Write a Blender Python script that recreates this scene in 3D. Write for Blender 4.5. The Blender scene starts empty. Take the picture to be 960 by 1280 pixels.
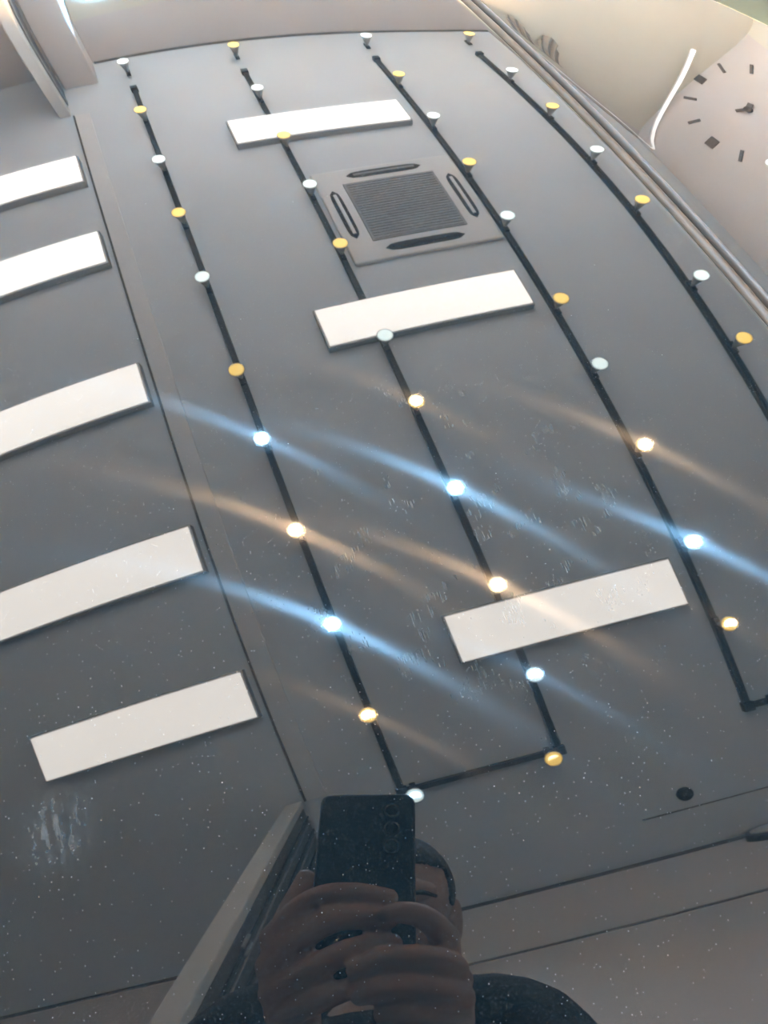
import bpy, bmesh, math, random
from mathutils import Vector, Matrix, Euler
random.seed(7)
S = bpy.context.scene
COL = S.collection
R = math.radians
PI = math.pi

# ------------------------------------------------------------------ camera, world, exposure
CAM = Vector((0, 0, 1.2807))
CR = (Matrix.Rotation(-0.31462429786082463, 3, 'Z') @ Matrix.Rotation(0.005678997381265085, 3, 'Y')
      @ Matrix.Rotation(0.7197830141796436, 3, 'X'))
cam_d = bpy.data.cameras.new('camera'); cam = bpy.data.objects.new('camera', cam_d); COL.objects.link(cam)
cam_d.sensor_fit = 'VERTICAL'; cam_d.sensor_height = 24; cam_d.lens = 18; cam_d.clip_start = 0.004; cam_d.clip_end = 60
cam.matrix_world = Matrix.Translation(CAM) @ CR.to_4x4()
S.camera = cam
S.view_settings.view_transform = 'Standard'; S.view_settings.look = 'None'
S.view_settings.gamma = 1; S.view_settings.exposure = 0.3; S.view_settings.use_curve_mapping = False
w = bpy.data.worlds.new('world'); S.world = w; w.use_nodes = True
w.node_tree.nodes['Background'].inputs[0].default_value = (0.5, 0.6, 0.75, 1)
w.node_tree.nodes['Background'].inputs[1].default_value = 0.3

SPOT_W = 34.0        # radiant power of each track spotlight
PANEL_L = 11.5       # radiance of the ceiling panels
LENS_L = 11.0        # radiance of the spotlights' frosted lens

def cw(x, y, z):     # a point given in the phone's own axes (right, up, towards the holder)
    return CAM + CR @ Vector((x, y, z))

# ------------------------------------------------------------------ materials
def mat(name, col, rough=.6, metal=0., emit=None, es=0., noise=0., nscale=8., bump=0., coat=0., spec=.5):
    m = bpy.data.materials.new(name); m.use_nodes = True
    nt = m.node_tree; b = nt.nodes['Principled BSDF']
    b.inputs['Base Color'].default_value = (*col, 1); b.inputs['Roughness'].default_value = rough
    b.inputs['Metallic'].default_value = metal; b.inputs['Coat Weight'].default_value = coat
    b.inputs['Specular IOR Level'].default_value = spec
    if emit:
        b.inputs['Emission Color'].default_value = (*emit, 1); b.inputs['Emission Strength'].default_value = es
    if noise or bump:
        tc = nt.nodes.new('ShaderNodeTexCoord'); n = nt.nodes.new('ShaderNodeTexNoise')
        n.inputs['Scale'].default_value = nscale; n.inputs['Detail'].default_value = 5
        nt.links.new(tc.outputs['Object'], n.inputs['Vector'])
        if noise:
            r = nt.nodes.new('ShaderNodeValToRGB')
            r.color_ramp.elements[0].position = .3; r.color_ramp.elements[1].position = .7
            r.color_ramp.elements[0].color = (*[c * (1 - noise) for c in col], 1)
            r.color_ramp.elements[1].color = (*[min(1, c * (1 + noise)) for c in col], 1)
            nt.links.new(n.outputs['Fac'], r.inputs[0]); nt.links.new(r.outputs[0], b.inputs['Base Color'])
        if bump:
            bp = nt.nodes.new('ShaderNodeBump'); bp.inputs['Strength'].default_value = bump
            bp.inputs['Distance'].default_value = .01
            nt.links.new(n.outputs['Fac'], bp.inputs['Height']); nt.links.new(bp.outputs[0], b.inputs['Normal'])
    return m

M = {}
M['plaster'] = mat('ceiling_plaster', (.75, .785, .805), .9, noise=.03, nscale=1.5)
M['wall'] = mat('wall_paint', (.76, .69, .65), .85, noise=.04, nscale=1.2)
M['wall_low'] = mat('wall_paint_cream', (.82, .76, .64), .8, noise=.04, nscale=1.0)
M['groove'] = mat('dark_joint', (.12, .11, .10), .9, noise=.1)
M['white'] = mat('white_enamel', (.82, .81, .79), .45, noise=.02)
M['grille'] = mat('grille_grey', (.34, .34, .345), .8, noise=.1, nscale=30)
M['slot'] = mat('slot_dark', (.03, .03, .035), .7, noise=.1)
M['black'] = mat('black_plastic', (.012, .013, .014), .5, noise=.1, nscale=20)
M['clock'] = mat('clock_mark', (.13, .11, .10), .7, noise=.1)
M['grey'] = mat('grey_metal', (.38, .38, .38), .5, metal=.3, noise=.05)
M['panel'] = mat('panel_diffuser', (.8, .8, .78), .5, emit=(1, .93, .85), es=PANEL_L, noise=.01)
M['cool'] = mat('cool_lens', (.8, .8, .8), .4, emit=(.80, .97, .93), es=LENS_L, noise=.01)
M['warm'] = mat('warm_lens', (.8, .7, .4), .4, emit=(1.0, .62, .10), es=LENS_L, noise=.01)
M['floor'] = mat('floor_epoxy', (.50, .49, .47), .35, noise=.08, nscale=2.0)
M['ledline'] = mat('light_profile', (.8, .8, .8), .4, emit=(1, .93, .88), es=3.2, noise=.01)
M['jamb'] = mat('jamb_paint', (.70, .68, .65), .5, noise=.05)
M['darkpanel'] = mat('folding_panel_paint', (.10, .10, .105), .4, noise=.1, nscale=3)
M['wood'] = mat('brown_wood', (.36, .20, .09), .5, noise=.3, nscale=5)
M['red'] = mat('red_enamel', (.45, .03, .03), .4, noise=.1)
M['steel'] = mat('steel', (.55, .55, .56), .3, metal=1., noise=.05)
M['olive'] = mat('olive_plastic', (.026, .028, .007), .5, noise=.15)
M['palegreen'] = mat('pale_green_plastic', (.16, .18, .10), .5, noise=.1)
M['gold'] = mat('gold_plastic', (.16, .11, .035), .5, noise=.1)
M['skin'] = mat('skin', (.58, .36, .28), .55, noise=.12, nscale=25, bump=.15)
M['lip'] = mat('lip_skin', (.36, .14, .12), .5, noise=.1)
M['hair'] = mat('hair', (.018, .014, .012), .7, noise=.3, nscale=60, bump=.6)
M['shirt'] = mat('black_cloth', (.014, .015, .017), .9, noise=.2, nscale=40, bump=.2)
M['trouser'] = mat('navy_cloth', (.02, .025, .045), .9, noise=.2, nscale=40, bump=.2)
M['shoe'] = mat('shoe_leather', (.03, .025, .02), .5, noise=.2)
M['eye'] = mat('eye_white', (.7, .68, .65), .2, noise=.05)
M['iris'] = mat('iris_brown', (.05, .025, .01), .2, noise=.1)
M['phone'] = mat('phone_glass', (.004, .010, .014), .30, noise=.1, coat=.15, spec=.3)
M['phone_rim'] = mat('phone_rim', (.10, .10, .11), .35, metal=.8, noise=.05)
M['lensglass'] = mat('lens_glass', (.003, .003, .004), .1, noise=.05)
M['bronze'] = mat('bronze_moulding', (.030, .019, .0105), .5, noise=.35, nscale=60, spec=.25)
M['roll_sheen'] = mat('painted_roll_sheen', (.034, .029, .025), .5, noise=.1, nscale=30, spec=.3)
M['rubber'] = mat('tyre_rubber', (.02, .02, .02), .85, noise=.1)
M['alloy'] = mat('alloy', (.5, .5, .52), .3, metal=1., noise=.05)
M['curtain'] = mat('curtain_cloth', (.46, .40, .34), .9, noise=.08, nscale=6)
M['pinkcloth'] = mat('pink_cloth', (.72, .45, .42), .9, noise=.08, nscale=6)

def paint():
    m = bpy.data.materials.new('dark_metallic_paint'); m.use_nodes = True
    nt = m.node_tree; N = nt.nodes; Lk = nt.links
    b = N['Principled BSDF']; out = N['Material Output']
    tc = N.new('ShaderNodeTexCoord')
    def math_(op, a, bb=None, c=None):
        n = N.new('ShaderNodeMath'); n.operation = op
        for i, v in enumerate((a, bb, c)):
            if v is None: continue
            if hasattr(v, 'is_output'): Lk.new(v, n.inputs[i])
            else: n.inputs[i].default_value = v
        return n.outputs[0]
    # metallic flakes
    vo = N.new('ShaderNodeTexVoronoi'); vo.voronoi_dimensions = '2D'; vo.inputs['Scale'].default_value = 2200
    Lk.new(tc.outputs['Object'], vo.inputs['Vector'])
    rp = N.new('ShaderNodeValToRGB')
    rp.color_ramp.elements[0].position = .45; rp.color_ramp.elements[0].color = (.0012, .0026, .0036, 1)
    md_ = rp.color_ramp.elements.new(.90); md_.color = (.0030, .0052, .0066, 1)
    rp.color_ramp.elements[2].position = 1; rp.color_ramp.elements[2].color = (.0095, .0120, .0135, 1)
    sp = N.new('ShaderNodeSeparateColor'); Lk.new(vo.outputs['Color'], sp.inputs[0]); Lk.new(sp.outputs[0], rp.inputs[0])
    Lk.new(rp.outputs[0], b.inputs['Base Color'])
    b.inputs['Metallic'].default_value = 0; b.inputs['Roughness'].default_value = .6; b.inputs['Specular IOR Level'].default_value = 0
    b.inputs['Coat Weight'].default_value = 1; b.inputs['Coat IOR'].default_value = 1.52
    b.inputs['Coat Roughness'].default_value = .02
    # buffing swirls: fine parallel grooves that smear each lamp sideways
    g = N.new('ShaderNodeBsdfAnisotropic'); g.distribution = 'GGX'
    g.inputs['Color'].default_value = (STK, STK, STK, 1)
    g.inputs['Roughness'].default_value = .145; g.inputs['Anisotropy'].default_value = .78
    # the buffing pad's path turns slowly across the panel
    sx = N.new('ShaderNodeSeparateXYZ'); Lk.new(tc.outputs['Object'], sx.inputs[0])
    ang = math_('ADD', math_('MULTIPLY_ADD', sx.outputs[0], R(-71.5), R(39.7)), math_('MULTIPLY', sx.outputs[1], R(59.8)))
    tv = N.new('ShaderNodeCombineXYZ'); Lk.new(math_('COSINE', ang), tv.inputs[0]); Lk.new(math_('SINE', ang), tv.inputs[1])
    Lk.new(tv.outputs[0], g.inputs['Tangent'])
    ad = N.new('ShaderNodeAddShader'); Lk.new(b.outputs[0], ad.inputs[0]); Lk.new(g.outputs[0], ad.inputs[1])
    # dust specks
    def specks(scale, dens, size):
        v = N.new('ShaderNodeTexVoronoi'); v.inputs['Scale'].default_value = scale
        Lk.new(tc.outputs['Object'], v.inputs['Vector'])
        s = N.new('ShaderNodeSeparateColor'); Lk.new(v.outputs['Color'], s.inputs[0])
        return math_('MULTIPLY', math_('LESS_THAN', v.outputs['Distance'], size), math_('GREATER_THAN', s.outputs[0], 1 - dens))
    d1 = specks(1000, .10, .17); d2 = specks(260, .04, .055)
    # fine short scratches in patches, their lamp glints painted in as pale colour
    mp = N.new('ShaderNodeMapping'); mp.inputs['Scale'].default_value = (1500, 110, 1)
    Lk.new(tc.outputs['Object'], mp.inputs['Vector'])
    n1 = N.new('ShaderNodeTexVoronoi'); n1.inputs['Scale'].default_value = 1; n1.voronoi_dimensions = '2D'
    Lk.new(mp.outputs[0], n1.inputs['Vector'])
    n2 = N.new('ShaderNodeTexNoise'); n2.inputs['Scale'].default_value = 75; n2.inputs['Detail'].default_value = 1
    Lk.new(tc.outputs['Object'], n2.inputs['Vector'])
    n3 = N.new('ShaderNodeVectorMath'); n3.operation = 'DISTANCE'; n3.inputs[1].default_value = (.095, .19, 1.04)
    Lk.new(tc.outputs['Object'], n3.inputs[0])
    near = math_('SUBTRACT', 1.15, math_('MULTIPLY', n3.outputs['Value'], 8.5)); near.node.use_clamp = True
    scr_glint = math_('MULTIPLY', math_('MULTIPLY', math_('LESS_THAN', n1.outputs['Distance'], .20), math_('GREATER_THAN', n2.outputs['Fac'], .61)), near)
    # dried water smear
    n4 = N.new('ShaderNodeVectorMath'); n4.operation = 'DISTANCE'; n4.inputs[1].default_value = (-.083, .128, 1.001)
    Lk.new(tc.outputs['Object'], n4.inputs[0])
    n5 = N.new('ShaderNodeTexNoise'); n5.inputs['Scale'].default_value = 1; n5.inputs['Detail'].default_value = 5
    m5 = N.new('ShaderNodeMapping'); m5.inputs['Scale'].default_value = (420, 120, 50)
    Lk.new(tc.outputs['Object'], m5.inputs['Vector']); Lk.new(m5.outputs[0], n5.inputs['Vector'])
    smn = math_('SUBTRACT', 1.0, math_('MULTIPLY', n4.outputs['Value'], 60)); smn.node.use_clamp = True
    sm0 = math_('MULTIPLY', math_('SUBTRACT', n5.outputs['Fac'], .42), smn); sm0.node.use_clamp = True
    fac = math_('ADD', math_('ADD', math_('MULTIPLY', d1, .10), math_('MULTIPLY', d2, .22)), math_('ADD', math_('MULTIPLY', scr_glint, .028), math_('MULTIPLY', sm0, .17)))
    fac.node.use_clamp = True
    df = N.new('ShaderNodeBsdfDiffuse'); df.inputs['Color'].default_value = (.75, .78, .8, 1)
    mx = N.new('ShaderNodeMixShader'); Lk.new(fac, mx.inputs[0]); Lk.new(ad.outputs[0], mx.inputs[1]); Lk.new(df.outputs[0], mx.inputs[2])
    Lk.new(mx.outputs[0], out.inputs[0])
    return m
STK = .0017
SDIR = (.77, -.64)
M['paint'] = paint()

# ------------------------------------------------------------------ mesh helpers
def tag(o, label=None, cat=None, group=None, kind=None):
    if label: o['label'] = label
    if cat: o['category'] = cat
    if group: o['group'] = group
    if kind: o['kind'] = kind
    return o
def link(name, me, m=None, parent=None, smooth=False):
    o = bpy.data.objects.new(name, me); COL.objects.link(o)
    if m is not None and not me.materials: me.materials.append(m)
    if parent: o.parent = parent
    if smooth:
        for p in me.polygons: p.use_smooth = True
    return o
def obj(name, bm, m, parent=None, smooth=False):
    bmesh.ops.recalc_face_normals(bm, faces=bm.faces)
    me = bpy.data.meshes.new(name); bm.to_mesh(me); bm.free()
    return link(name, me, m, parent, smooth)
def empty(name, loc=(0, 0, 0), rz=0):
    o = bpy.data.objects.new(name, None); COL.objects.link(o); o.location = loc; o.rotation_euler.z = rz
    o.empty_display_size = .05
    return o
def box(bm, x0, x1, y0, y1, z0, z1, bev=0):
    r = bmesh.ops.create_cube(bm, size=1)
    for v in r['verts']:
        v.co = Vector((x0 + (v.co.x + .5) * (x1 - x0), y0 + (v.co.y + .5) * (y1 - y0), z0 + (v.co.z + .5) * (z1 - z0)))
    if bev:
        es = list({e for v in r['verts'] for e in v.link_edges})
        bmesh.ops.bevel(bm, geom=es, offset=bev, segments=2, affect='EDGES', profile=.5)
def boxo(name, m, a, bev=0, parent=None, **k):
    bm = bmesh.new(); box(bm, *a, bev=bev); o = obj(name, bm, m, parent); tag(o, **k); return o
def cyl(bm, p0, p1, r0, r1=None, seg=24, cap=True):
    p0 = Vector(p0); p1 = Vector(p1); r1 = r0 if r1 is None else r1
    d = (p1 - p0); q = d.to_track_quat('Z', 'Y').to_matrix()
    a = [bm.verts.new(p0 + q @ Vector((math.cos(t) * r0, math.sin(t) * r0, 0))) for t in [2 * PI * i / seg for i in range(seg)]]
    b = [bm.verts.new(p1 + q @ Vector((math.cos(t) * r1, math.sin(t) * r1, 0))) for t in [2 * PI * i / seg for i in range(seg)]]
    for i in range(seg): bm.faces.new((a[i], a[(i + 1) % seg], b[(i + 1) % seg], b[i]))
    if cap: bm.faces.new(a[::-1]); bm.faces.new(b)
def lathe(bm, prof, seg=32, mx=None):
    rings = []
    for r, z in prof:
        rings.append([bm.verts.new((r * math.cos(2 * PI * i / seg), r * math.sin(2 * PI * i / seg), z)) for i in range(seg)])
    for a, b in zip(rings, rings[1:]):
        for i in range(seg): bm.faces.new((a[i], a[(i + 1) % seg], b[(i + 1) % seg], b[i]))
    bm.faces.new(rings[0][::-1]); bm.faces.new(rings[-1])
    if mx is not None: bmesh.ops.transform(bm, matrix=mx, verts=bm.verts)
def copy_tree(o, parent=None):
    c = o.copy(); COL.objects.link(c); c.parent = parent
    for ch in list(o.children): copy_tree(ch, c)
    return c

# ------------------------------------------------------------------ the room
ZC = 3.9; YB = 5.669; YF = -1.708; XL = -4.6; XR = 5.5
T_ = .12
def struct(name, m, a): return boxo(name, m, a, kind='structure')
struct('floor', M['floor'], (XL - T_, XR + T_, YF - T_, YB + T_, -.1, 0))
struct('ceiling', M['plaster'], (XL - T_, XR + T_, YF - T_, YB + T_, ZC, ZC + .1))
def wall(name, a, low, joint=None):
    bm = bmesh.new(); box(bm, *a); o = obj(name, bm, M['wall']); o['kind'] = 'structure'
    o.data.materials.append(M['wall_low'])
    return o
# each wall is one slab with a cream painted lower field
def wall2(name, axis, pos, a0, a1, inward, zsplit):
    bm = bmesh.new()
    for z0, z1 in ((0, zsplit), (zsplit, ZC)):
        lo, hi = sorted((pos, pos - inward * T_))
        if axis == 'y': box(bm, a0, a1, lo, hi, z0, z1)
        else: box(bm, lo, hi, a0, a1, z0, z1)
    o = obj(name, bm, M['wall']); o.data.materials.append(M['wall_low'])
    for p in o.data.polygons:
        if p.center.z < zsplit - .01: p.material_index = 1
    o['kind'] = 'structure'; return o
wall2('wall_back', 'y', YB, XL, XR, -1, 3.50)
wall2('wall_front', 'y', YF, XL, XR, 1, 2.2)
wall2('wall_left', 'x', XL, YF - T_, YB + T_, 1, 1.2)
wall2('wall_right', 'x', XR, YF - T_, YB + T_, -1, .9)
struct('trim_1', M['groove'], (-.8, 3.2, YF, YF + .006, 3.292, 3.306))            # joint across the front wall
struct('trim_2', M['groove'], (-4.5, 5.4, YF, YF + .012, 3.875, 3.9))              # dark line under the front edge of the ceiling
struct('trim_3', M['groove'], (-.45, 5.4, YB - .012, YB, 3.885, 3.9))              # the same at the back
struct('trim_4', M['groove'], (.9, 2.2, YF + .30, YF + .306, 3.895, 3.9))          # fine joint in the ceiling
struct('baseboard_back', M['grey'], (XL, XR, YB - .015, YB, 0, .1))
struct('baseboard_right', M['grey'], (XR - .015, XR, YF, YB - .02, 0, .1))

# rail of the folding partition, across the ceiling from post to post
rail = empty('partition_rail', (-.70, 2.1, 3.9))
tag(rail, 'long pale ceiling rail running front to back between the two partition posts', 'rail')
boxo('rail_board', M['white'], (0, .11, -2.80, 2.80, -.012, 0), .003, rail)
boxo('rail_groove', M['groove'], (-.012, .0, -2.80, 2.80, -.016, 0), 0, rail)

# front stack of the folding partition
st = empty('folding_partition', (-.76, -.72, 0))
tag(st, 'dark ribbed folding partition stacked upright with a pale edge, at lower left', 'partition')
bm = bmesh.new(); box(bm, -.04, .038, -.94, -.012, .02, 3.86, .004)
obj('panel_stack', bm, M['darkpanel'], st)
for i, (dy, wd) in enumerate(((.065, .012), (.10, .006), (.155, .016), (.19, .006), (.25, .010), (.34, .006), (.47, .010), (.62, .010))):
    boxo('rib', M['black'] if i % 2 == 0 else M['grey'], (.038, .046, -dy - wd, -dy, .02, 3.86), .002, st)
boxo('edge_jamb', M['jamb'], (-.052, .040, -.012, .03, .0, 3.88), .006, st, label='pale grey edge profile')
bm = bmesh.new(); cyl(bm, (.050, -.05, 2.46), (.050, -.05, 2.54), .007); cyl(bm, (.050, -.08, 2.45), (.050, -.08, 2.53), .006)
obj('latch', bm, M['steel'], st, True)

# back post of the partition: pale jamb, dark channel
bp = empty('partition_post', (-.76, 4.92, 0))
tag(bp, 'pale upright partition post with a dark channel, in the upper left corner', 'post')
boxo('jamb', M['white'], (-.05, .035, 0, .10, 0, 3.9), .006, bp)
boxo('channel', M['darkpanel'], (-.04, .028, .10, .40, 0, 3.9), .004, bp, label='dark grey channel behind the jamb')
boxo('channel_strip', M['grey'], (.028, .036, .17, .23, 0, 3.9), .002, bp)
boxo('trim_5', M['wall'], (-.72, -.46, 5.33, YB, 0, 3.9), .01, kind='structure')    # boxed pillar against the back wall
struct('trim_6', M['wall'], (-4.6, -.73, 5.60, YB, 0, 3.9))                         # thicker wall in the left bay

# light profile along the far end of the back wall and down the corner
lp = empty('linear_light', (5.35, YB - .02, 1.3))
tag(lp, 'thin white light strip that runs under the ceiling and turns down the room corner', 'strip light')
PTS = [(x - 5.35, y - (YB - .02), z - 1.3) for x, y, z in [(3.4, 5.60, 3.58), (4.4, 5.60, 3.62), (5.15, 5.60, 3.64), (5.40, 5.50, 3.66), (5.43, 5.30, 3.60), (5.43, 5.36, 3.38), (5.42, 5.56, 2.7), (5.30, 5.60, 2.1), (5.14, 5.60, 1.6)]]
def tube(bm, pts, r, seg=10, sq=1.):
    pts = [Vector(p) for p in pts]; rings = []
    up = Vector((0, 1, 0))
    for i, p in enumerate(pts):
        t = (pts[min(i + 1, len(pts) - 1)] - pts[max(i - 1, 0)]).normalized()
        a = t.cross(up); 
        if a.length < 1e-3: a = t.cross(Vector((1, 0, 0)))
        a.normalize(); b = t.cross(a).normalized()
        rings.append([bm.verts.new(p + a * math.cos(2 * PI * k / seg) * r + b * math.sin(2 * PI * k / seg) * r * sq) for k in range(seg)])
    for x, y in zip(rings, rings[1:]):
        for k in range(seg): bm.faces.new((x[k], x[(k + 1) % seg], y[(k + 1) % seg], y[k]))
    bm.faces.new(rings[0][::-1]); bm.faces.new(rings[-1])
def smooth_pts(pts, n=6):
    out = []
    P = [Vector(p) for p in pts]; P = [2 * P[0] - P[1]] + P + [2 * P[-1] - P[-2]]
    for i in range(1, len(P) - 2):
        for k in range(n):
            t = k / n; a, b, c, d = P[i - 1:i + 3]
            out.append(.5 * ((2 * b) + (c - a) * t + (2 * a - 5 * b + 4 * c - d) * t * t + (3 * b - a - 3 * c + d) * t ** 3))
    out.append(P[-2]); return out
bm = bmesh.new(); tube(bm, smooth_pts(PTS), .020); obj('diffuser', bm, M['ledline'], lp, True)
bm = bmesh.new(); tube(bm, [p + Vector((0, .012, 0)) for p in smooth_pts(PTS)], .030, sq=.3); obj('backing', bm, M['white'], lp, True)

# ------------------------------------------------------------------ ceiling panels
LN, WD = 1.202, .287
def make_panel():
    root = empty('ceiling_light_panel')
    bm = bmesh.new(); box(bm, -LN / 2 - .012, LN / 2 + .012, -WD / 2 - .012, WD / 2 + .012, -.060, 0, .004)
    obj('housing', bm, M['grey'], root)
    bm = bmesh.new(); box(bm, -LN / 2, LN / 2, -WD / 2, WD / 2, -.070, -.0602, .002)
    obj('diffuser', bm, M['panel'], root)
    return root
p0 = make_panel()
ordn = ['first', 'second', 'third', 'fourth', 'fifth']
spots = [(.915, y, 'long white ceiling light panel, %s from the back wall in the row beside the air conditioner' % ordn[i], 'light panels between the track lights') for i, y in enumerate((4.2025, 2.1736, .0242))]
spots += [(-1.358, y, 'long white ceiling light panel, %s from the back wall in the left row past the rail' % ordn[i], 'light panels in the left bay') for i, y in enumerate((4.1537, 3.3121, 2.1476, .9805, .0406))]
for i, (x, y, lb, g) in enumerate(spots):
    o = p0 if i == 0 else copy_tree(p0)
    o.location = (x, y, ZC); tag(o, lb, 'ceiling light', g)

# ------------------------------------------------------------------ lighting tracks
X1, X2, X3, X4 = -.2196, .6117, 1.6346, 2.4659
def make_track(xa, xb, yend, ystart, label):
    root = empty('lighting_track', (xa, yend, ZC)); tag(root, label, 'track', 'black lighting tracks')
    for x in (0, xb - xa):
        bm = bmesh.new(); box(bm, x - .018, x + .018, -.018, ystart - yend, -.032, 0, .003)
        box(bm, x - .006, x + .006, 0, ystart - yend - .02, -.034, -.030)
        obj('rail', bm, M['black'], root)
        boxo('end_cap', M['black'], (x - .026, x + .026, ystart - yend - .03, ystart - yend + .02, -.045, 0), .004, root)
    boxo('cross_rail', M['black'], (.018, xb - xa - .018, -.018, .018, -.032, 0), .003, root)
    for x in (0, xb - xa): boxo('corner_joint', M['black'], (x - .030, x + .030, -.030, .030, -.040, 0), .004, root)
make_track(X1, X2, -.80, 5.10, 'black U-shaped ceiling lighting track on the left, its cross rail near the phone')
make_track(X3, X4, -.84, 5.12, 'black U-shaped ceiling lighting track on the right, beside the bonnet seam')

# ------------------------------------------------------------------ track spotlights
def make_spot(kind):
    root = empty('track_spotlight')
    boxo('adaptor', M['black'], (-.016, .016, -.045, .045, -.050, -.0345), .003, root)
    bm = bmesh.new(); cyl(bm, (0, 0, -.050), (0, 0, -.072), .010, seg=12); obj('stem', bm, M['grey'], root, True)
    bm = bmesh.new(); lathe(bm, [(.010, .092), (.017, .086), (.026, .050), (.040, .010), (.047, .003), (.047, 0), (.043, 0.0)], 28, Matrix.Translation((0, 0, -.158)))
    obj('lamp_head', bm, M['grey'], root, True)
    bm = bmesh.new(); lathe(bm, [(.0425, .003), (.0425, -.001), (.036, -.0035), (.018, -.005)], 28, Matrix.Translation((0, 0, -.158)))
    obj('lens', bm, M[kind], root, True)
    l = bpy.data.lights.new('spot_beam', 'AREA'); l.shape = 'DISK'; l.size = .06; l.energy = SPOT_W
    l.color = (.27, .62, 1.0) if kind == 'cool' else (1.0, .66, .36)
    l.spread = R(80)
    lo = bpy.data.objects.new('spot_beam', l); COL.objects.link(lo); lo.parent = root
    lo.location = (0, 0, -.168); lo.rotation_euler = (0, 0, 0)
    return root
sp = {'cool': make_spot('cool'), 'warm': make_spot('warm')}
used = set()
TR = [('leftmost track', X1, 'c', [5.342, 4.574, 3.926, 3.338, 2.731, 1.979, 1.485, .884, .30, -.262, (-.157, -.80)]),
      ('second track from the left', X2, 'w', [5.354, 4.621, 3.943, 3.353, 2.746, 1.958, 1.465, .878, .267, -.288, (.545, -.80)]),
      ('third track from the left', X3, 'c', [5.327, 4.617, 3.951, 3.331, 2.73, 1.965, 1.448, .869, .233, -.288, (1.75, -.84)]),
      ('rightmost track', X4, 'w', [5.377, 4.567, 3.924, 3.282, 2.677, 1.937, 1.419, .84, .25, -.29])]
nth = ['first', 'second', 'third', 'fourth', 'fifth', 'sixth', 'seventh', 'eighth', 'ninth', 'tenth', 'eleventh']
for tname, tx, first, ys in TR:
    k = 0 if first == 'c' else 1
    for i, y in enumerate(ys):
        x = tx
        if isinstance(y, tuple): x, y = y
        kind = 'cool' if (i + k) % 2 == 0 else 'warm'
        # the heads at the very end of each rail hang just past it
        o = sp[kind] if kind not in used else copy_tree(sp[kind]); used.add(kind)
        o.location = (x, min(y, 5.33), ZC)
        aim = [c for c in o.children if c.type == 'LIGHT'][0]
        tilt = 6 if y > 3 else 14 if y > 1.7 else (8 if x > 0 else 2) if y > 1.2 else -4 if y > .5 else 2 if y > 0 else -21
        side = 14 if (1.2 < x < 2 and 0 < y < .5) else 5 if (1.2 < x < 2 and y < 1.0) else 0
        aim.rotation_euler = (R(tilt), R(side), 0)
        # the heads over the back of the room are turned up, those over the car are dimmed
        d = aim.data.copy(); aim.data = d; d.energy = SPOT_W * (3.3 if y > 1.7 else .60 if y > 0 else .40) * (.55 if kind == 'warm' and y < 1.7 else 1)
        tag(o, '%s spotlight, %s from the back wall on the %s' % ('cool white' if kind == 'cool' else 'warm yellow', nth[i], tname),
            'spotlight', '%s spotlights on the ceiling tracks' % ('cool white' if kind == 'cool' else 'warm yellow'))

# ------------------------------------------------------------------ ceiling cassette air conditioner
ac = empty('air_conditioner', (1.13, 3.115, ZC))
tag(ac, 'square white ceiling cassette air conditioner with grey grille', 'air conditioner')
H = .47
bm = bmesh.new(); box(bm, -H, H, -H, H, -.035, 0, .012)
obj('fascia', bm, M['white'], ac)
G = .302
bm = bmesh.new(); box(bm, -G, G, -G, G, -.042, -.034, .004)
for i in range(23):
    y = -G + .02 + i * (2 * G - .04) / 22
    box(bm, -G + .02, G - .02, y - .006, y + .006, -.046, -.041)
obj('intake_grille', bm, M['grille'], ac)
for k in range(4):
    mx = Matrix.Rotation(k * PI / 2, 4, 'Z')
    bm = bmesh.new()
    n = 14; wv = .034; L2 = .25; yc = .385
    top = []; bot = []
    for i in range(n + 1):
        t = -1 + 2 * i / n; f = max(0., 1 - abs(t) ** 6) ** .5
        top.append((t * L2, yc + wv * f)); bot.append((t * L2, yc - wv * f))
    ring = top + bot[::-1][1:-1]
    a = [bm.verts.new((x, y, -.0352)) for x, y in ring]; b = [bm.verts.new((x, y, -.039)) for x, y in ring]
    for i in range(len(ring)): bm.faces.new((a[i], a[(i + 1) % len(ring)], b[(i + 1) % len(ring)], b[i]))
    bm.faces.new(a); bm.faces.new(b[::-1])
    bmesh.ops.transform(bm, matrix=mx, verts=bm.verts)
    sl = obj('air_outlet', bm, M['slot'], ac)
    bm = bmesh.new(); box(bm, -L2 * .82, L2 * .82, yc - .012, yc + .010, -.044, -.0395, .002)
    bmesh.ops.transform(bm, matrix=mx, verts=bm.verts)
    obj('louvre', bm, (M['grille'], M['white'], M['slot'], M['white'])[k], sl)

# small ceiling fittings
det = empty('ceiling_sensor', (1.16, -1.30, ZC)); tag(det, 'small round black sensor on the ceiling near the front wall', 'sensor')
bm = bmesh.new(); lathe(bm, [(.046, 0), (.046, -.012), (.040, -.022), (.012, -.026)], 28); obj('sensor_body', bm, M['black'], det, True)
bm = bmesh.new(); lathe(bm, [(.010, -.025), (.010, -.030), (.004, -.031)], 16); obj('sensor_eye', bm, M['slot'], det, True)
ov = empty('oval_wall_fitting', (1.68, YF, 3.83)); tag(ov, 'oval grey fitting with a black rim high on the front wall', 'fitting')
def oval(bm, rx, rz, y0, y1, seg=40):
    lo = [bm.verts.new((rx * math.cos(2 * PI * i / seg), y0, rz * math.sin(2 * PI * i / seg))) for i in range(seg)]
    hi = [bm.verts.new((rx * math.cos(2 * PI * i / seg), y1, rz * math.sin(2 * PI * i / seg))) for i in range(seg)]
    for i in range(seg): bm.faces.new((lo[i], lo[(i + 1) % seg], hi[(i + 1) % seg], hi[i]))
    bm.faces.new(lo[::-1]); bm.faces.new(hi)
bm = bmesh.new(); oval(bm, .30, .065, 0, .05); obj('rim', bm, M['black'], ov)
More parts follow.
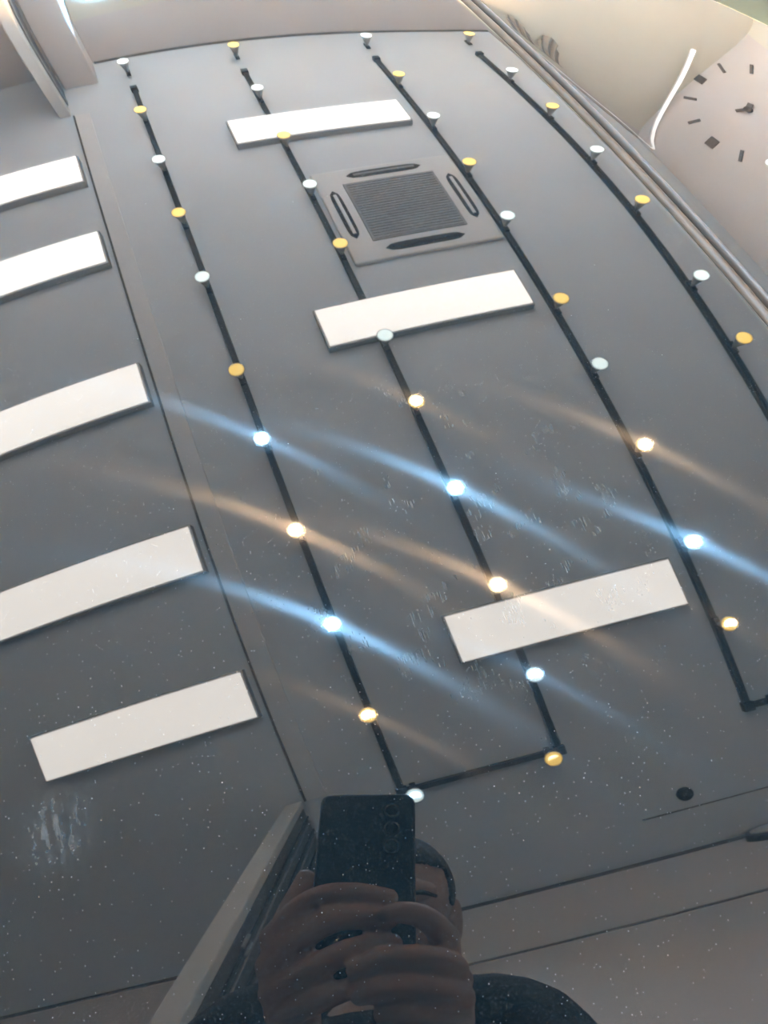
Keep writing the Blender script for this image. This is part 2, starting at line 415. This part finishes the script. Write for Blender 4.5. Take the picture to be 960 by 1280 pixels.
bm = bmesh.new(); oval(bm, .27, .050, .05, .062); obj('cover', bm, M['jamb'], ov)

# ------------------------------------------------------------------ wall clock made of stick-on marks, right wall
ck = empty('wall_clock', (XR, 4.90, 1.95)); tag(ck, 'large wall clock of dark stick-on hour marks and hands on the right wall', 'clock')
for i in range(12):
    a = 2 * PI * i / 12 + R(4); r = .72
    bm = bmesh.new()
    if i % 3 == 0:
        box(bm, -.012, 0, -.062, .062, -.075, .075, .01)
        nm = 'hour_block'
    else:
        box(bm, -.010, 0, -.022, .022, -.085, .085, .006); nm = 'hour_bar'
    # local z is radial
    bmesh.ops.transform(bm, matrix=Matrix.Rotation(a, 4, 'X') @ Matrix.Translation((0, 0, r)), verts=bm.verts)
    obj(nm, bm, M['clock'], ck)
bm = bmesh.new(); cyl(bm, (-.03, 0, 0), (0, 0, 0), .045); obj('clock_hub', bm, M['clock'], ck, True)
for nm, a, L, wd in (('hour_hand', 200, .11, .034), ('minute_hand', 330, .15, .024)):
    bm = bmesh.new(); box(bm, -.026, -.018, -wd, wd, -.04, L, .004)
    bmesh.ops.transform(bm, matrix=Matrix.Rotation(R(a), 4, 'X'), verts=bm.verts); obj(nm, bm, M['clock'], ck)
# small bright button lamp beside the clock
bl = empty('wall_button_lamp', (XR, 4.22, 2.36)); tag(bl, 'tiny bright round lamp on the wall at the edge of the clock', 'lamp')
bm = bmesh.new(); lathe(bm, [(.06, 0), (.06, -.02), (.05, -.03)], 20, Matrix.Rotation(R(90), 4, 'Y')); obj('lamp_base', bm, M['white'], bl, True)
bm = bmesh.new(); lathe(bm, [(.036, -.03), (.036, -.04), (.02, -.05)], 20, Matrix.Rotation(R(90), 4, 'Y')); obj('bulb', bm, M['cool'], bl, True)

# draped cloths hanging on the back wall, seen at the top of the fender
def drape(name, m, x0, x1, zt, zb, label, grp=None):
    root = empty(name, ((x0 + x1) / 2, YB - .05, zb)); tag(root, label, 'cloth', grp)
    bm = bmesh.new(); n = 30; rows = 10
    V = []
    for s in (0, 1):
        g = []
        for j in range(rows + 1):
            z = (zt - zb) * j / rows
            rr = []
            for i in range(n + 1):
                t = i / n; x = (x0 - x1) / 2 + (x1 - x0) * t
                sag = (1 - (2 * t - 1) ** 2) * .25 * (1 - j / rows)
                rr.append(bm.verts.new((x, -.02 - .03 * math.sin(t * 6 * PI) * (1 - .3 * j / rows) + s * .008, z - sag + .25 * (1 - j / rows))))
            g.append(rr)
        V.append(g)
    for g in V:
        for j in range(rows):
            for i in range(n): bm.faces.new((g[j][i], g[j][i + 1], g[j + 1][i + 1], g[j + 1][i]))
    obj('cloth', bm, m, root, True)
    bm = bmesh.new(); cyl(bm, ((x0 - x1) / 2 - .05, -.02, zt - zb + .01), ((x1 - x0) / 2 + .05, -.02, zt - zb + .01), .012)
    obj('rod', bm, M['steel'], root, True)
drape('hanging_cloth', M['curtain'], 3.30, 3.62, 3.2, 2.55, 'brown draped cloth hanging on the back wall, left of the pair', 'cloths on the back wall')
drape('hanging_cloth', M['curtain'], 3.74, 4.02, 3.2, 2.45, 'narrow brown draped cloth hanging on the back wall, right of the pair', 'cloths on the back wall')

# made-up furniture added by the right wall to colour the bonnet edge's reflection
cb = empty('added_sideboard', (5.2, 1.6, 0)); tag(cb, 'long brown wooden unit added by the right wall for its reflected colour', 'cabinet')
boxo('body', M['wood'], (-.28, .26, -1.5, 1.9, .08, 1.75), .01, cb)
boxo('top', M['wood'], (-.30, .28, -1.53, 1.93, 1.75, 1.80), .006, cb)
boxo('plinth', M['black'], (-.25, .26, -1.48, 1.88, 0, .08), 0, cb)
for i in range(5):
    y = -1.46 + i * .672
    d = boxo('door', M['wood'], (-.30, -.281, y, y + .65, .12, 1.70), .004, cb)
    bm = bmesh.new(); cyl(bm, (-.325, y + .58, .9), (-.325, y + .58, 1.05), .008, seg=10); obj('handle', bm, M['steel'], d, True)
tc_ = empty('added_tool_chest', (4.9, -.65, 0)); tag(tc_, 'red metal chest added by the right wall for its reflected colour', 'tool chest')
boxo('body', M['red'], (-.25, .25, -.4, .4, .12, 1.0), .01, tc_)
for i in range(4):
    d = boxo('drawer', M['red'], (-.262, -.251, -.37, .37, .16 + i * .205, .345 + i * .205), .003, tc_)
    boxo('handle', M['steel'], (-.28, -.2625, -.2, .2, .30 + i * .205, .315 + i * .205), .002, d)
for sx in (-1, 1):
    for sy in (-1, 1):
        bm = bmesh.new(); cyl(bm, (sx * .18, sy * .33 - .02, .06), (sx * .18, sy * .33 + .02, .06), .06); obj('castor', bm, M['rubber'], tc_, True)
# storage bin on the floor beyond the fender
bn = empty('storage_bin', (3.05, 3.35, 0), R(-37)); tag(bn, 'olive green plastic bin with a gold lid on the floor beyond the fender', 'bin')
bm = bmesh.new(); box(bm, -1.0, 1.0, -.55, .55, 0, .36, .05); obj('tub', bm, M['olive'], bn)
boxo('rim', M['palegreen'], (-1.04, 1.04, -.59, .59, .30, .36), .02, bn)
boxo('lid', M['olive'], (-1.02, 1.02, -.57, .57, .36, .40), .015, bn)
boxo('lid_panel', M['gold'], (-.2, .95, -.40, .50, .40, .42), .01, bn, label='gold panel on the lid')

# ------------------------------------------------------------------ the car
PC = [(2, 0, -0.021352), (1, 1, -0.0099238), (0, 2, -0.019418), (3, 0, 0.0026493), (2, 1, 0.0074565), (1, 2, 0.0017061), (0, 3, 0.0105989), (4, 0, 0.0008912), (3, 1, 0.0014269), (2, 2, 0.000305), (1, 3, -0.0047743), (0, 4, -0.0064568), (5, 0, 0.000938), (4, 1, -0.0021603), (3, 2, -0.0018317), (2, 3, -0.0016891), (1, 4, 0.0035576), (0, 5, 0.0019054)]
TX, TY = 0.10244614580228766, 0.18041384352926207
def crown(x, y):
    z = TX * x + TY * y; zx = TX; zy = TY; X = x / .3; Y = y / .3 - 1
    for i, j, c in PC:
        z += c * X ** i * Y ** j
        if i: zx += c * i * X ** (i - 1) * Y ** j / .3
        if j: zy += c * j * X ** i * Y ** (j - 1) / .3
    return z, zx, zy
def hood_z(x, y):
    cx = min(max(x, -.18), .285); cy = min(max(y, -.05), .76)
    z, zx, zy = crown(cx, cy); dx = x - cx; dy = y - cy
    ky = .6 if dy < 0 else .9
    return 1.0 + z + zx * dx + zy * dy - .5 * (.25 * dx * dx + ky * dy * dy)
def xs(y): return .2733 - .052 * (y - .239)          # the seam along the bonnet's right edge
car = empty('car', (-.2, .4, 0)); tag(car, 'glossy dark blue-grey car whose bonnet mirrors the ceiling lights', 'car')
def carlink(name, bm, m, smooth=True, parent=None):
    o = obj(name, bm, m, None, smooth); o.parent = parent or car
    if not parent: o.matrix_parent_inverse = Matrix.Translation((.2, -.4, 0))
    return o
def gridmesh(rows, close=False):
    bm = bmesh.new(); V = [[bm.verts.new(p) for p in r] for r in rows]
    for a, b in zip(V, V[1:]):
        for i in range(len(a) - 1): bm.faces.new((a[i], a[i + 1], b[i + 1], b[i]))
    return bm
Y0, Y1 = -.155, 1.02
RH = .006
def frange(a, b, s):
    n = max(1, round((b - a) / s)); return [a + (b - a) * i / n for i in range(n + 1)]
ysn = frange(Y0, Y1, .008)
us = frange(-1.36, -.5, .03)[:-1] + frange(-.5, -.02, .008)[:-1] + frange(-.02, 0, .002)
def edge_roll(x, y, z, nx, steps, r, sgn):
    out = []
    for k in range(1, steps + 1):
        a = (PI / 2) * k / steps
        out.append((x + sgn * r * math.sin(a), y, z - r * (1 - math.cos(a))))
    out.append((out[-1][0], y, out[-1][2] - .018)); return out
rows = []
for y in ysn:
    e = xs(y); r = [(e + u, y, hood_z(e + u, y)) for u in us]
    z = r[-1][2]
    r += edge_roll(e, y, z, 1, 7, RH, 1)
    rows.append(r)
# front and rear lips roll under
def lip(row, dy, n=6, r=.02):
    out = []
    for k in range(1, n + 1):
        a = PI / 2 * k / n
        out.append([(p[0], p[1] + dy * r * math.sin(a), p[2] - r * (1 - math.cos(a))) for p in row])
    out.append([(p[0], p[1] + dy * r, p[2] - r - .03) for p in row]); return out
rows = lip(rows[0], -1)[::-1] + rows + lip(rows[-1], 1)
hood = carlink('bonnet', gridmesh(rows), M['paint'])
# fender beyond the seam
GAP = .0075; RF = .004; FLIFT = -.001
def fend_z(u, y):
    return hood_z(xs(min(max(y, .1), .8)), y) + FLIFT - .0012 * math.exp(-u / .008) - .20 * u - .5 * .30 * u * u
def rear(x):   # rear outline of the fender
    return Y1 + .02 if x < .30 else max(.35, 1.0 - (x - .3) * .70)
rows = []
uf = [0, .0015, .003, .005, .008, .012] + frange(.02, .62, .010)
nv = 150
for j in range(nv + 1):
    t = j / nv; r = []
    base = None
    for u in uf:
        xref = .272 + RH + GAP + RF + u
        y = Y0 + (rear(xref) - Y0) * t
        x = xs(y) + RH + GAP + RF + u
        r.append((x, y, fend_z(u, y)))
    x, y, z = r[0]
    rl = edge_roll(x, y, z, -1, 7, RF, -1)[::-1]
    r = rl + r
    x, y, z = r[-1]
    r += [(x + .02, y, z - .012), (x + .05, y, z - .05), (x + .065, y, z - .11)]
    rows.append(r)
for k in range(1, 6):
    a = PI / 2 * k / 5; r_ = .012
    rows.append([(p[0] + .6 * r_ * math.sin(a) , p[1] + .8 * r_ * math.sin(a), p[2] - r_ * (1 - math.cos(a))) for p in rows[nv]])
rows.append([(p[0], p[1], p[2] - .25) for p in rows[-1]])
rows = lip(rows[0], -1)[::-1] + rows
carlink('fender', gridmesh(rows), M['paint'])
# moulding that fills the gap between bonnet and fender
rows = []
for y in ysn:
    x0 = xs(y) + .0030; z = hood_z(xs(y), y); wdt = .0085; r = []
    for k in range(13):
        a = PI * k / 12
        r.append((x0 + wdt / 2 - wdt / 2 * math.cos(a), y, z - .0045 + .0046 * math.sin(a)))
    r.append((x0 + wdt, y, z - .014)); rows.append([(x0, y, z - .014)] + r)
carlink('seam_moulding', gridmesh(rows), M['bronze'])
rows = []  # pale strip added in place of the soft highlight on the fender roll
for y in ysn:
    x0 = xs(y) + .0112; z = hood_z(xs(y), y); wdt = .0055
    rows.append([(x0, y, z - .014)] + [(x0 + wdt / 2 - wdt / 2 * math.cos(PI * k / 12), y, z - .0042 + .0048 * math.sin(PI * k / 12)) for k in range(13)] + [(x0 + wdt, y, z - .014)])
carlink('seam_sheen_strip', gridmesh(rows), M['roll_sheen'])
# lower body: follows the outline of bonnet and fender down to the sill
outl = [(-1.03, -.12), (-.6, -.15), (0, -.155), (.5, -.155), (.86, -.13), (.915, -.06), (.93, .2), (.92, .46), (.86, .57), (.62, .74), (.33, .94), (.24, .985), (-.3, .995), (-1.0, .995), (-1.05, .9), (-1.06, .4), (-1.05, -.06)]
ring = []
for (ax, ay), (bx, by) in zip(outl, outl[1:] + outl[:1]):
    n = max(1, int(math.hypot(bx - ax, by - ay) / .04))
    ring += [(ax + (bx - ax) * k / n, ay + (by - ay) * k / n) for k in range(n)]
def skin_z(x, y):
    u = x - xs(y) - RH - GAP - RF
    return hood_z(x, y) - .016 if u < .0 else fend_z(u, y) - .016 - .08 * max(0, u - .60)
bm = bmesh.new(); RV = []
for f in (0, .06, .25, .5, .75, .93, 1):
    s_ = 1.0 if f < .8 else (.985 if f < 1 else .95)
    RV.append([bm.verts.new((-.06 + (x + .06) * s_, .42 + (y - .42) * s_, skin_z(x, y) * (1 - f) + .27 * f)) for x, y in ring])
for a_, b_ in zip(RV, RV[1:]):
    for i in range(len(a_)): bm.faces.new((a_[i], a_[(i + 1) % len(a_)], b_[(i + 1) % len(a_)], b_[i]))
bm.faces.new(RV[-1])
carlink('lower_body', bm, M['paint'], True)
for sx, x in ((-1, -.98), (1, .85)):
    bm = bmesh.new()
    lathe(bm, [(.20, -.10), (.29, -.11), (.325, -.08), (.33, 0), (.325, .08), (.29, .11), (.20, .10)], 40, Matrix.Translation((x, .35, .33)) @ Matrix.Rotation(R(90), 4, 'Y'))
    wh = carlink('wheel', bm, M['rubber'])
    bm = bmesh.new(); lathe(bm, [(.20, -.11), (.06, -.10), (.05, .10), (.20, .11)], 40, Matrix.Translation((x, .35, .33)) @ Matrix.Rotation(R(90), 4, 'Y'))
    carlink('rim', bm, M['alloy'], parent=wh)

# ------------------------------------------------------------------ the phone
ph = empty('phone', cw(0, -.06, .006)); tag(ph, 'black mobile phone held up in two hands, back towards the bonnet', 'phone')
PM = Matrix.Translation(CAM) @ CR.to_4x4()
def phlink(name, bm, m, smooth=False, parent=None):
    bmesh.ops.transform(bm, matrix=PM, verts=bm.verts)
    o = obj(name, bm, m, None, smooth)
    if parent: o.parent = parent
    else:
        o.parent = ph; o.matrix_parent_inverse = Matrix.Translation(-ph.location)
    return o
def rrect(x0, x1, y0, y1, r, n=8):
    P = []
    for cx, cy, a0 in ((x1 - r, y1 - r, 0), (x0 + r, y1 - r, 90), (x0 + r, y0 + r, 180), (x1 - r, y0 + r, 270)):
        for k in range(n + 1):
            a = R(a0 + 90 * k / n); P.append((cx + r * math.cos(a), cy + r * math.sin(a)))
    return P
def slab(bm, x0, x1, y0, y1, r, prof):
    rings = [[bm.verts.new((x, y, z)) for x, y in rrect(x0 + i, x1 - i, y0 + i, y1 - i, max(r - i, .001))] for i, z in prof]
    for a, b in zip(rings, rings[1:]):
        for k in range(len(a)): bm.faces.new((a[k], a[(k + 1) % len(a)], b[(k + 1) % len(b)], b[k]))
    bm.faces.new(rings[0]); bm.faces.new(rings[-1][::-1])
PX0, PX1, PY0, PY1 = -.0585, .0185, -.145, .0165
bm = bmesh.new(); slab(bm, PX0, PX1, PY0, PY1, .009, [(.001, .0017), (.0003, .0024), (0, .004), (0, .008), (.0006, .0092)]); phlink('frame', bm, M['phone_rim'])
bm = bmesh.new(); slab(bm, PX0 + .0012, PX1 - .0012, PY0 + .0012, PY1 - .0012, .008, [(.001, .0013), (0, .0018)]); phlink('back_glass', bm, M['phone'])
bm = bmesh.new(); slab(bm, PX0 + .0015, PX1 - .0015, PY0 + .0015, PY1 - .0015, .008, [(0, .0092), (.0006, .0098)]); phlink('screen', bm, M['lensglass'])
for y in (0, -.017, -.033):
    bm = bmesh.new(); lathe(bm, [(.0065, .0013), (.0065, .0006), (.0055, .0004)], 24, Matrix.Translation((0, y, 0)))
    r_ = phlink('lens_ring', bm, M['phone_rim'], True)
    bm = bmesh.new(); lathe(bm, [(.0050, .0004), (.0045, .00025)], 24, Matrix.Translation((0, y, 0))); phlink('lens', bm, M['lensglass'], True, r_)

# ------------------------------------------------------------------ the person holding it
def capsule_chain(bm, pts, rad, seg=14, sub=3):
    """closed tapered tube with domed ends through the points"""
    P = [Vector(p) for p in pts]
    Q = []; Rr = []
    for i in range(len(P) - 1):
        for k in range(sub):
            t = k / sub; a = P[max(i - 1, 0)]; b = P[i]; c = P[i + 1]; d = P[min(i + 2, len(P) - 1)]
            Q.append(.5 * ((2 * b) + (c - a) * t * .8 + (2 * a - 5 * b + 4 * c - d) * t * t * .8 + (3 * b - a - 3 * c + d) * t ** 3 * .8) * 1 if False else b.lerp(c, t))
            Rr.append(rad[i] + (rad[i + 1] - rad[i]) * t)
    Q.append(P[-1]); Rr.append(rad[-1])
    # soften the corners
    for _ in range(2):
        Q2 = Q[:]
        for i in range(1, len(Q) - 1): Q2[i] = Q[i] * .5 + (Q[i - 1] + Q[i + 1]) * .25
        Q = Q2
    t0 = (Q[1] - Q[0]).normalized(); t1 = (Q[-1] - Q[-2]).normalized()
    cen = []; rr = []
    for k in range(1, 5):
        a = PI / 2 * (1 - k / 5); cen.append(Q[0] - t0 * Rr[0] * math.sin(a)); rr.append(Rr[0] * math.cos(a))
    cen += Q; rr += Rr
    for k in range(1, 5):
        a = PI / 2 * k / 5; cen.append(Q[-1] + t1 * Rr[-1] * math.sin(a)); rr.append(Rr[-1] * math.cos(a))
    a0 = t0.orthogonal().normalized(); rings = []
    for i, c in enumerate(cen):
        t = (cen[min(i + 1, len(cen) - 1)] - cen[max(i - 1, 0)]).normalized()
        a0 = (a0 - t * a0.dot(t)).normalized(); b0 = t.cross(a0)
        rings.append([bm.verts.new(c + (a0 * math.cos(2 * PI * k / seg) + b0 * math.sin(2 * PI * k / seg)) * rr[i]) for k in range(seg)])
    for x, y in zip(rings, rings[1:]):
        for k in range(seg): bm.faces.new((x[k], x[(k + 1) % seg], y[(k + 1) % seg], y[k]))
    bm.faces.new(rings[0][::-1]); bm.faces.new(rings[-1])
def ellipsoid(bm, c, r, rot=None, seg=28):
    q = bmesh.ops.create_uvsphere(bm, u_segments=seg, v_segments=seg // 2, radius=1)
    mx = Matrix.Translation(c) @ (rot.to_4x4() if rot else Matrix()) @ Matrix.Diagonal((*r, 1))
    bmesh.ops.transform(bm, matrix=mx, verts=q['verts'])
def fuse(name, bm, m, voxel, smooth_it=4, parent=None):
    bmesh.ops.recalc_face_normals(bm, faces=bm.faces)
    me = bpy.data.meshes.new(name + '_src'); bm.to_mesh(me); bm.free()
    t = bpy.data.objects.new(name + '_src', me); COL.objects.link(t)
    md = t.modifiers.new('r', 'REMESH'); md.mode = 'VOXEL'; md.voxel_size = voxel; md.use_smooth_shade = True
    if smooth_it:
        sm = t.modifiers.new('s', 'SMOOTH'); sm.factor = .5; sm.iterations = smooth_it
    dg = bpy.context.evaluated_depsgraph_get(); dg.update()
    out = bpy.data.meshes.new_from_object(t.evaluated_get(dg)); out.name = name
    bpy.data.objects.remove(t, do_unlink=True)
    out.materials.clear(); out.materials.append(m)
    for p in out.polygons: p.use_smooth = True
    return out

nb = cw(0, -.155, .375)           # base of the neck
hd = cw(0.0, -.035, .335)         # head centre
pel = Vector((-.20, -.60, .95))
che = nb.lerp(pel, .35)
person = empty('person', (-.20, -.60, 0)); tag(person, 'person in a black shirt leaning over the bonnet, holding up a phone in both hands', 'person')
shR = cw(.165, -.19, .385); shL = cw(-.165, -.19, .385)
elR = cw(.24, -.36, .19); elL = cw(-.27, -.35, .19)
wrL = cw(-0.0539, -0.2070, .030); wrR = cw(0.0392, -0.2149, .030)
body = bmesh.new()
# head
HR = CR @ Matrix.Rotation(R(-8), 3, 'X')
def hp(x, y, z): return hd + HR @ Vector((x, y, z))      # head axes: x right, y up, -z is where the face looks
ellipsoid(body, hp(0, .025, .012), (.074, .088, .094), HR)
ellipsoid(body, hp(0, -.028, -.022), (.060, .082, .066), HR)
ellipsoid(body, hp(0, -.088, -.050), (.032, .024, .032), HR)               # chin
ellipsoid(body, hp(0, .030, -.076), (.052, .018, .014), HR)                # brow
for s in (-1, 1):
    ellipsoid(body, hp(s * .036, -.022, -.066), (.022, .020, .018), HR)    # cheekbone
    ellipsoid(body, hp(s * .048, -.062, -.020), (.018, .030, .036), HR)    # jaw
    ellipsoid(body, hp(s * .078, -.010, .010), (.008, .034, .020), HR @ Matrix.Rotation(R(s * 14), 3, 'Y'))   # ear
    ellipsoid(body, hp(s * .076, -.034, .004), (.006, .014, .010), HR)
    ellipsoid(body, hp(s * .010, -.036, -.094), (.009, .007, .009), HR)    # nostril wing
capsule_chain(body, [hp(0, .022, -.080), hp(0, -.010, -.096), hp(0, -.030, -.108)], [.008, .009, .012], 12)
ellipsoid(body, hp(0, -.057, -.084), (.022, .006, .010), HR); ellipsoid(body, hp(0, -.069, -.081), (.019, .006, .010), HR)
# neck, torso under the shirt, arms
capsule_chain(body, [hp(0, -.05, .03), nb, nb.lerp(che, .4)], [.056, .058, .07], 20)
capsule_chain(body, [nb.lerp(che, .35), che, pel], [.10, .125, .12], 24)
for sh, el, wr in ((shR, elR, wrR), (shL, elL, wrL)):
    capsule_chain(body, [nb.lerp(che, .35), sh, sh.lerp(el, .5), el, el.lerp(wr, .35), wr], [.06, .055, .046, .038, .038, .026], 18)
# legs
feet = {}
for s, fx, fy in ((1, -.06, -.70), (-1, -.34, -.62)):
    hip = pel + Vector((s * .09, 0, -.05)); kn = Vector((fx * .6 + hip.x * .4, fy + .05, .50)); an = Vector((fx, fy - .02, .09))
    capsule_chain(body, [hip, hip.lerp(kn, .5), kn, kn.lerp(an, .4), an], [.088, .075, .056, .052, .038], 18)
    capsule_chain(body, [an + Vector((0, -.03, -.03)), an + Vector((.01, .13, -.05))], [.036, .030], 14)
    feet[s] = (hip, kn, an)
# left hand (image left): palm beside the phone, four fingers wrapped across its back, thumb along its side
def palm(bm, wr, kn, r=.013):
    for k in kn: capsule_chain(bm, [wr, wr.lerp(k, .5), k], [.018, r + .003, r], 12)
kA = cw(-0.0831, -0.1087, .000); kB = cw(-0.0838, -0.1301, .000); kC = cw(-0.0794, -0.1497, .002); kD = cw(-0.0747, -0.1661, .006)
palm(body, wrL, [kA, kB, kC, kD], .0115)
capsule_chain(body, [wrL.lerp(kB, .3), cw(-0.0654, -0.1403, .012), kC], [.017, .016, .012], 12)
capsule_chain(body, [kA, cw(-0.0690, -0.0890, -.010), cw(-0.0500, -0.0763, -.0125), cw(-0.0235, -0.0751, -.0115), cw(-0.0014, -0.0793, -.0085)], [.0105, .0095, .0088, .0084, .0074], 14)
capsule_chain(body, [kB, cw(-0.0629, -0.1110, -.012), cw(-0.0429, -0.0961, -.0135), cw(-0.0181, -0.0950, -.0125), cw(-0.0023, -0.0966, -.010)], [.0115, .0108, .0105, .0098, .0084], 14)
capsule_chain(body, [kC, cw(-0.0567, -0.1378, -.014), cw(-0.0340, -0.1230, -.0155), cw(-0.0140, -0.1171, -.0135), cw(0.0014, -0.1157, -.010)], [.0112, .0108, .0100, .0094, .0082], 14)
capsule_chain(body, [kD, cw(-0.0534, -0.1605, -.014), cw(-0.0327, -0.1495, -.0150), cw(-0.0154, -0.1462, -.0125)], [.0102, .0096, .0090, .0076], 14)
capsule_chain(body, [cw(-0.0789, -0.1215, .014), cw(-0.0781, -0.0930, .011), cw(-0.0703, -0.0751, .008), cw(-0.0653, -0.0593, .006)], [.0130, .0110, .0096, .0080], 14)
# right hand
qA = cw(0.0388, -0.1102, .000); qB = cw(0.0436, -0.1349, -.002); qC = cw(0.0477, -0.1551, .000); qD = cw(0.0476, -0.1703, .004)
palm(body, wrR, [qA, qB, qC, qD], .0115)
capsule_chain(body, [wrR.lerp(qB, .3), cw(0.0388, -0.1462, .012), qB], [.017, .016, .012], 12)
capsule_chain(body, [qA, cw(0.0293, -0.0993, -.012), cw(0.0179, -0.0940, -.0185), cw(0.0067, -0.0930, -.0205), cw(0.0000, -0.0946, -.0200)], [.0112, .0100, .0092, .0086, .0078], 14)
capsule_chain(body, [qB, cw(0.0340, -0.1299, -.016), cw(0.0133, -0.1273, -.0235), cw(-0.0090, -0.1300, -.0255), cw(-0.0205, -0.1355, -.0250)], [.0122, .0115, .0108, .0100, .0088], 14)
capsule_chain(body, [qC, cw(0.0368, -0.1518, -.016), cw(0.0133, -0.1471, -.0235), cw(-0.0075, -0.1491, -.0250), cw(-0.0178, -0.1533, -.0240)], [.0118, .0110, .0102, .0095, .0082], 14)
capsule_chain(body, [qD, cw(0.0345, -0.1697, -.014), cw(0.0135, -0.1659, -.0200), cw(-0.0031, -0.1667, -.0200)], [.0105, .0098, .0090, .0076], 14)
capsule_chain(body, [cw(0.0472, -0.1419, .016), cw(0.0351, -0.1226, .018), cw(0.0278, -0.1063, .0185)], [.0130, .0110, .0085], 14)
bme = fuse('body', body, M['skin'], .0026, 2)
def pl(name, me):
    o = bpy.data.objects.new(name, me); COL.objects.link(o); o.parent = person
    o.matrix_parent_inverse = Matrix.Translation(-person.location); return o
body_o = pl('body', bme)
def on_head(name, bm, m, smooth=True):
    o = obj(name, bm, m, None, smooth); o.parent = person; o.matrix_parent_inverse = Matrix.Translation(-person.location); return o
for s in (-1, 1):
    bm = bmesh.new(); ellipsoid(bm, hp(s * .031, .004, -.0765), (.0125, .0085, .0110), HR, 20); e = on_head('eye', bm, M['eye'])
    bm = bmesh.new(); ellipsoid(bm, hp(s * .031, .004, -.0845), (.0052, .0052, .0035), HR, 16); i_ = obj('iris', bm, M['iris'], e, True)
    i_.matrix_parent_inverse = e.matrix_parent_inverse.copy(); i_.matrix_parent_inverse = Matrix.Translation(-person.location) if False else Matrix()
    bm = bmesh.new(); capsule_chain(bm, [hp(s * .016, .024, -.089), hp(s * .032, .028, -.088), hp(s * .048, .022, -.080)], [.0028, .0036, .0022], 8); on_head('eyebrow', bm, M['hair'])
bm = bmesh.new(); ellipsoid(bm, hp(0, -.063, -.0895), (.0200, .0065, .0060), HR, 20); on_head('lips', bm, M['lip'])
# short dark hair: a cap over crown, sides and nape, cut clear of the face and ears
bm = bmesh.new(); ellipsoid(bm, hp(0, .032, .018), (.079, .090, .098), HR, 40)
ellipsoid(bm, hp(0, -.005, .050), (.068, .070, .060), HR, 30)
inv = HR.transposed()
me = fuse('hair', bm, M['hair'], .004, 2)
b2 = bmesh.new(); b2.from_mesh(me)
kill = []
for v in b2.verts:
    q = inv @ (v.co - hd)
    if (q.z < -.030 and q.y < .062 - (q.z + .03) * .15) or (q.y < .012 and q.z < .018) or (q.y < -.055): kill.append(v)
bmesh.ops.delete(b2, geom=kill, context='VERTS'); b2.to_mesh(me); b2.free()
hair = pl('hair', me); so = hair.modifiers.new('thick', 'SOLIDIFY'); so.thickness = .006; so.offset = -1
# shirt
bm = bmesh.new()
capsule_chain(bm, [nb.lerp(che, .18), nb.lerp(che, .35), che, pel + Vector((0, 0, .02))], [.085, .128, .150, .148], 28)
for sh, el, wr in ((shR, elR, wrR), (shL, elL, wrL)):
    capsule_chain(bm, [nb.lerp(che, .32), nb.lerp(sh, .6), sh, sh.lerp(el, .5), el, el.lerp(wr, .3), el.lerp(wr, .55)], [.082, .066, .070, .060, .054, .050, .044], 20)
pl('shirt', fuse('shirt', bm, M['shirt'], .007, 4))
bm = bmesh.new()
capsule_chain(bm, [pel + Vector((-.06, 0, 0)), pel + Vector((.06, 0, 0))], [.128, .128], 24)
for s in feet:
    hip, kn, an = feet[s]; capsule_chain(bm, [hip, hip.lerp(kn, .5), kn, kn.lerp(an, .5), an + Vector((0, 0, .02))], [.108, .094, .074, .066, .058], 20)
pl('trousers', fuse('trousers', bm, M['trouser'], .009, 3))
for s in feet:
    an = feet[s][2]; bm = bmesh.new()
    capsule_chain(bm, [an + Vector((0, -.05, -.045)), an + Vector((.005, .06, -.050)), an + Vector((.01, .16, -.055))], [.045, .043, .036], 18)
    ellipsoid(bm, an + Vector((0, -.01, 0)), (.050, .055, .05))
    pl('shoe', fuse('shoe', bm, M['shoe'], .005, 3))
